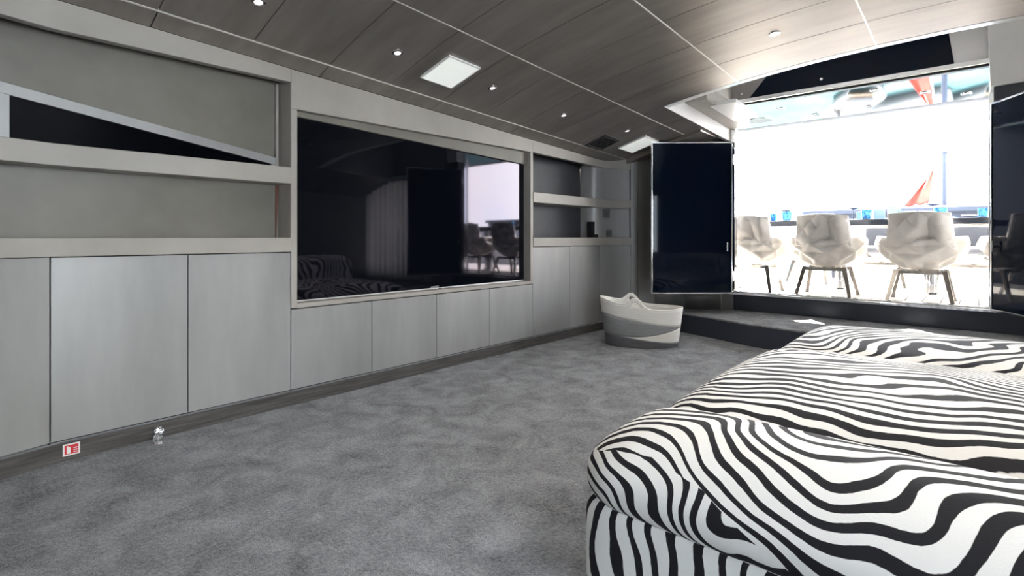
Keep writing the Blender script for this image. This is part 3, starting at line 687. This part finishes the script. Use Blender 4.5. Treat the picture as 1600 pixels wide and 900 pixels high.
# chair: faces +x, built about its centre on the deck
def tri(t): t = t % 1.0; return 1-abs(2*t-1)
def make_chair(label):
    ch = thing('dining_chair', label, 'chair', group='white shell chairs at the dining table')
    # wrap round bucket with folded facets
    US = [-1, -.86, -.66, -.48, -.28, -.08, .12, .32, .50, .68, .86, 1]; VS = [0, .22, .5, .78, 1.0]; pts = []
    rr = random.Random(3)
    for i, u in enumerate(US):
        au = abs(u); th = u*math.radians(112); row = []
        for j, v in enumerate(VS):
            ztop = .60+.04*math.sin(min(1, au/.62)*PI/2) - (.10*max(0, (au-.72)/.28)**1.6)
            zb = .335+.10*max(0, au-.55); z = zb+(ztop-zb)*v
            k = (.45+.55*math.sin(v*PI/2)**.75); ry = .352*k; rx = .30*k
            cr = (.034 if (i+j) % 2 else -.03)*(1 if 0 < j < 4 and 0 < i < 11 else .0)*(.7+.5*rr.random())
            x = -(rx+cr)*math.cos(th); y = (ry+cr)*math.sin(th)
            if au > .7: x += .10*((au-.7)/.3)
            row.append((x+.02, y, z))
        pts.append(row)
    def facet(pts):
        mb = MB(); nu, nv = len(pts), len(pts[0]); fs = []
        for i in range(nu-1):
            for j in range(nv-1):
                q = (i*nv+j, (i+1)*nv+j, (i+1)*nv+j+1, i*nv+j+1)
                fs += [(q[0], q[1], q[2]), (q[0], q[2], q[3])] if (i+j) % 2 else [(q[0], q[1], q[3]), (q[1], q[2], q[3])]
        return mb.add([p for r in pts for p in r], fs, True)
    def soft(o):
        for e in o.data.edges: e.use_edge_sharp = False
        d = o.modifiers.new('sub', 'SUBSURF'); d.subdivision_type = 'SIMPLE'; d.levels = d.render_levels = 2
        d = o.modifiers.new('smooth', 'SMOOTH'); d.factor = .5; d.iterations = 1
        return o
    o = facet(pts).build('arm_shell', 'shell', ch); soft(o); d = o.modifiers.new('solid', 'SOLIDIFY'); d.thickness = .03; d.offset = 0
    # bottom pan
    MB().lathe([(0, .325), (.10, .328), (.17, .345), (.19, .37)], n=28, sx=.85, sy=1.0, c=(.02, 0, 0)).build('shell_pan', 'shell', ch, solid=.012)
    # upper back with folded facets
    US = [-1, -.62, -.30, 0.02, .34, .66, 1]; VS = [0, .28, .56, .82, 1.0]; pts = []
    OFF = [[0, 0, 0, 0, 0], [0, .02, .03, .02, .005], [-.03, -.045, -.03, .0, .01], [.0, -.01, .03, .035, .015], [-.02, .015, .03, -.02, .0], [0, .02, -.02, .0, .01], [0, 0, 0, 0, 0]]
    for i, u in enumerate(US):
        row = []
        for j, v in enumerate(VS):
            hw = .258-.028*v
            row.append((-.275-.05*v+.09*u*u-1.5*OFF[i][j], hw*u+(.03*(1-v) if i in (3, 4) else 0), .54+.335*v-.012*u*u*v))
        pts.append(row)
    o = facet(pts).build('back_shell', 'shell', ch); soft(o); d = o.modifiers.new('solid', 'SOLIDIFY'); d.thickness = .04; d.offset = 0
    # cushions inside
    pillow(-.12, .26, -.19, .19, .43, .505, .05, .02, 10).build('seat_cushion', 'cushion', ch)
    pillow(-.235, -.165, -.19, .19, .50, .80, .035, 0, 8).build('back_cushion', 'cushion', ch)
    for sx in (-1, 1):
        for sy in (-1, 1):
            lgo = MB().bar((.02+sx*.25, sy*.25, .006), (.02+sx*.15, sy*.185, .315), .022, .032, .03, .042).build('leg', 'bronze', ch)
            MB().box(.02+sx*.25-.012, .02+sx*.25+.012, sy*.25-.017, sy*.25+.017, 0, .006).build('glide', 'black', lgo)
    f = MB(); f.box(-.145, -.115, -.20, .20, .275, .31); f.box(.155, .185, -.20, .20, .275, .31); f.box(-.115, .155, -.015, .015, .28, .318)
    f.build('under_frame', 'bronze', ch); return ch
CX = 6.56
c0 = make_chair('white folded shell armchair in full view nearest the right door post'); c0.location = (CX, .43, DZ)
near_g = 'white shell chairs at the dining table'
dup(c0, (CX, 1.24, DZ), 0, 'white folded shell armchair, middle of the three in the doorway')
dup(c0, (CX, 2.0, DZ), 0, 'white folded shell armchair partly hidden by the left door post')
dup(c0, (CX, -.37, DZ), 0, 'white folded shell armchair mostly hidden by the right door post')
for y, rz, lb in ((1.75, PI-.1, 'far side armchair with dark cushion facing the door at the left table end'), (.95, PI+.05, 'far side armchair with dark cushion seen between the two nearest chairs'), (.05, PI, 'far side armchair with dark cushion behind the chair by the right post')):
    dup(c0, (8.35, y, DZ), rz, lb)

# tableware on the table (positions on the table top)
def tumbler(x, y, label, h=.10, r=.042):
    t = thing('tumbler', label, 'glass', (x, y, TZ), group='blue tumblers on the table')
    MB().lathe([(0, 0), (r*.82, 0), (r*.95, h*.4), (r, h), (r*.93, h), (r*.86, h*.35), (0, .012)], n=20).build('cup', 'blueglass', t)
    MB().lathe([(r*.8, -.0005), (r*.86, .004), (r*.84, .010)], n=20).build('foot_ring', 'paleblue', t)
def coupe(x, y, label, h=.145, r=.07):
    t = thing('coupe_glass', label, 'glass', (x, y, TZ), group='wide coupe glasses on the table')
    MB().lathe([(0, 0), (.034, .001), (.03, .006), (.006, .012), (.0045, h-.03), (.0, h-.03)], n=18).build('stem', 'coupe', t)
    MB().lathe([(0, h-.03), (.03, h-.022), (r*.9, h-.008), (r, h), (r*.93, h-.002), (.03, h-.014), (0, h-.02)], n=24).build('bowl', 'coupe', t)
def plate(x, y, label):
    t = thing('plate', label, 'plate', (x, y, TZ), group='place setting plates')
    MB().lathe([(0, 0), (.07, 0), (.13, .014), (.13, .018), (.07, .006), (0, .005)], n=28).build('dish', 'china', t)
    MB().prism([(-.03, .008), (.05, .008), (.035, .022), (.0, .035), (-.02, .024)], 1, -.06, .06).build('napkin', 'signwhite', t)
def block(x, y, s, h, label):
    t = thing('candle_lantern', label, 'lantern', (x, y, TZ), .2, 'pale candle lanterns on the table')
    MB().box(-s, s, -s, s, .008, h).build('glass_body', 'paleblue', t, bevel=.006); MB().box(-s*1.05, s*1.05, -s*1.05, s*1.05, 0, .008).build('base', 'steel', t)
    MB().lathe([(0, h), (s*.5, h), (s*.5, h+.006), (0, h+.006)], n=12).build('candle_top', 'signwhite', t)
tumbler(7.16, 1.94, 'blue patterned tumbler leftmost on the table'); tumbler(7.06, 1.76, 'larger blue patterned tumbler beside the left coupe glass', .115, .055)
tumbler(7.10, .95, 'blue patterned tumbler between the two nearest chairs', .115, .05); tumbler(7.10, .30, 'blue patterned tumbler by the right coupe glass', .11, .06); tumbler(7.06, -.03, 'pale blue tumbler at the right door post', .09)
coupe(7.3, 1.83, 'wide coupe glass behind the left blue tumbler'); coupe(7.25, 1.10, 'wide coupe glass above the middle chair back'); coupe(7.36, .38, 'wide coupe glass above the right chair back', .165, .085)
for y, lb in ((2.08, 'plate with folded napkin at the left end of the table'), (1.45, 'plate with folded napkin behind the middle chair'), (.56, 'plate with folded napkin behind the third chair'), (.08, 'plate with folded napkin right of the third chair')): plate(7.2, y, lb)
block(7.45, .875, .055, .13, 'shorter pale glass candle lantern at the table centre'); block(7.5, .74, .055, .17, 'taller pale glass candle lantern at the table centre')
bxs = thing('napkin_box', 'low pale box beside the candle lanterns', 'box', (7.35, 1.0, TZ)); MB().box(-.08, .08, -.07, .07, 0, .085).build('body', 'paleblue', bxs, bevel=.006); MB().box(-.082, .082, -.072, .072, .085, .1).build('lid', 'paleblue', bxs, bevel=.004)
pl = thing('table_plant', 'small green plant between the candle lanterns', 'plant', (7.42, .64, TZ))
MB().lathe([(0, 0), (.03, 0), (.038, .045), (.03, .045), (0, .035)], n=16).build('pot', 'signwhite', pl)
for k in range(14):
    a = k*2.4; r = .05+.02*random.random(); z = .07+.05*random.random()
    MB().add([(0, 0, .035), (r*.6*math.cos(a-.25), r*.6*math.sin(a-.25), z*.8), (r*math.cos(a), r*math.sin(a), z), (r*.6*math.cos(a+.25), r*.6*math.sin(a+.25), z*.8)], [(0, 1, 2, 3)]).build('leaf', 'green', pl, solid=.002)

# flag staff and flag
fs_ = thing('flag_staff', 'tall slim steel staff standing at the aft bulwark', 'staff', (10.1, .385, 1.45))
MB().tube([(0, 0, 0), (0, 0, .80)], [.036, .032], 12).build('pole', 'rail', fs_); MB().lathe([(0, .80), (.045, .80), (.05, .815), (.03, .83), (0, .832)], n=14).build('finial', 'rail', fs_)
MB().lathe([(0, 0), (.05, 0), (.045, .02), (.026, .03)], n=14).build('base_socket', 'steel', fs_)
fg = thing('ensign_flag', 'drooping red flag on a slanted white staff behind the table', 'flag', (10.3, .56, 1.46))
MB().tube([(0, 0, 0), (.35, -.06, .72)], .012, 8).build('staff', 'gel', fg)
pts = []
for i in range(13):
    s = i/12; row = []
    for j in range(15):
        v = j/14; top_ = Vector((.35, -.06, .70)); lo_ = Vector((.0, .0, .06))
        p = top_.lerp(lo_, v); row.append((p.x+.05*math.sin(s*9+v*2)*s, p.y+.02+.30*s*(.12+.88*v)*1.0, p.z-.10*s*(1-v)-.04*s+.012*math.sin(s*14)))
    pts.append(row)
MB().grid(pts, True).build('cloth', 'flag', fg, solid=.003)

# sea
sea = MB().box(12, 900, -700, 700, -1.7, -1.5).build('sea', 'sea'); sea['kind'] = 'stuff'; tag(sea, 'turquoise sea mirrored in the polished deckhead', 'sea')

for x, y, rz, lb in ((24.0, 3.7, .5, 'small white tender with tan deck, leftmost of three mirrored in the deckhead'), (25.6, 2.15, 1.3, 'small white tender with tan deck, middle of three mirrored in the deckhead'), (26.8, .35, .8, 'small white tender with tan deck, rightmost of three mirrored in the deckhead')):
    t = thing('tender_boat', lb, 'boat', (x, y, -1.5), rz, 'white tenders afloat astern')
    pts = []
    for i in range(13):
        s_ = i/12; hw = .62*(1-max(0, (s_-.55)/.45)**2.2)+.01; sh = .45+.18*s_*s_
        pts.append([(-1.3+2.6*s_, hw*math.sin(a)*(1 if abs(a) < 1.5 else 1.04), -.1+(sh+.1)*(1-math.cos(a)**.8 if abs(a) < PI/2-.01 else 1)) for a in [-PI/2+PI*k/10 for k in range(11)]])
    MB().grid(pts, True).build('hull', 'tender_dimmed_white', t, solid=.05)
    MB().prism([(-1.2, -.5), (.3, -.5), (1.0, -.2), (1.0, .2), (.3, .5), (-1.2, .5)], 2, .28, .32).build('sole', 'tender_dimmed_tan', t)
    MB().box(-.9, -.3, -.45, .45, .32, .62).build('seat', 'tender_dimmed_white', t, bevel=.08); MB().box(.2, .5, -.25, .25, .32, .80).build('console', 'tender_dimmed_white', t, bevel=.06)
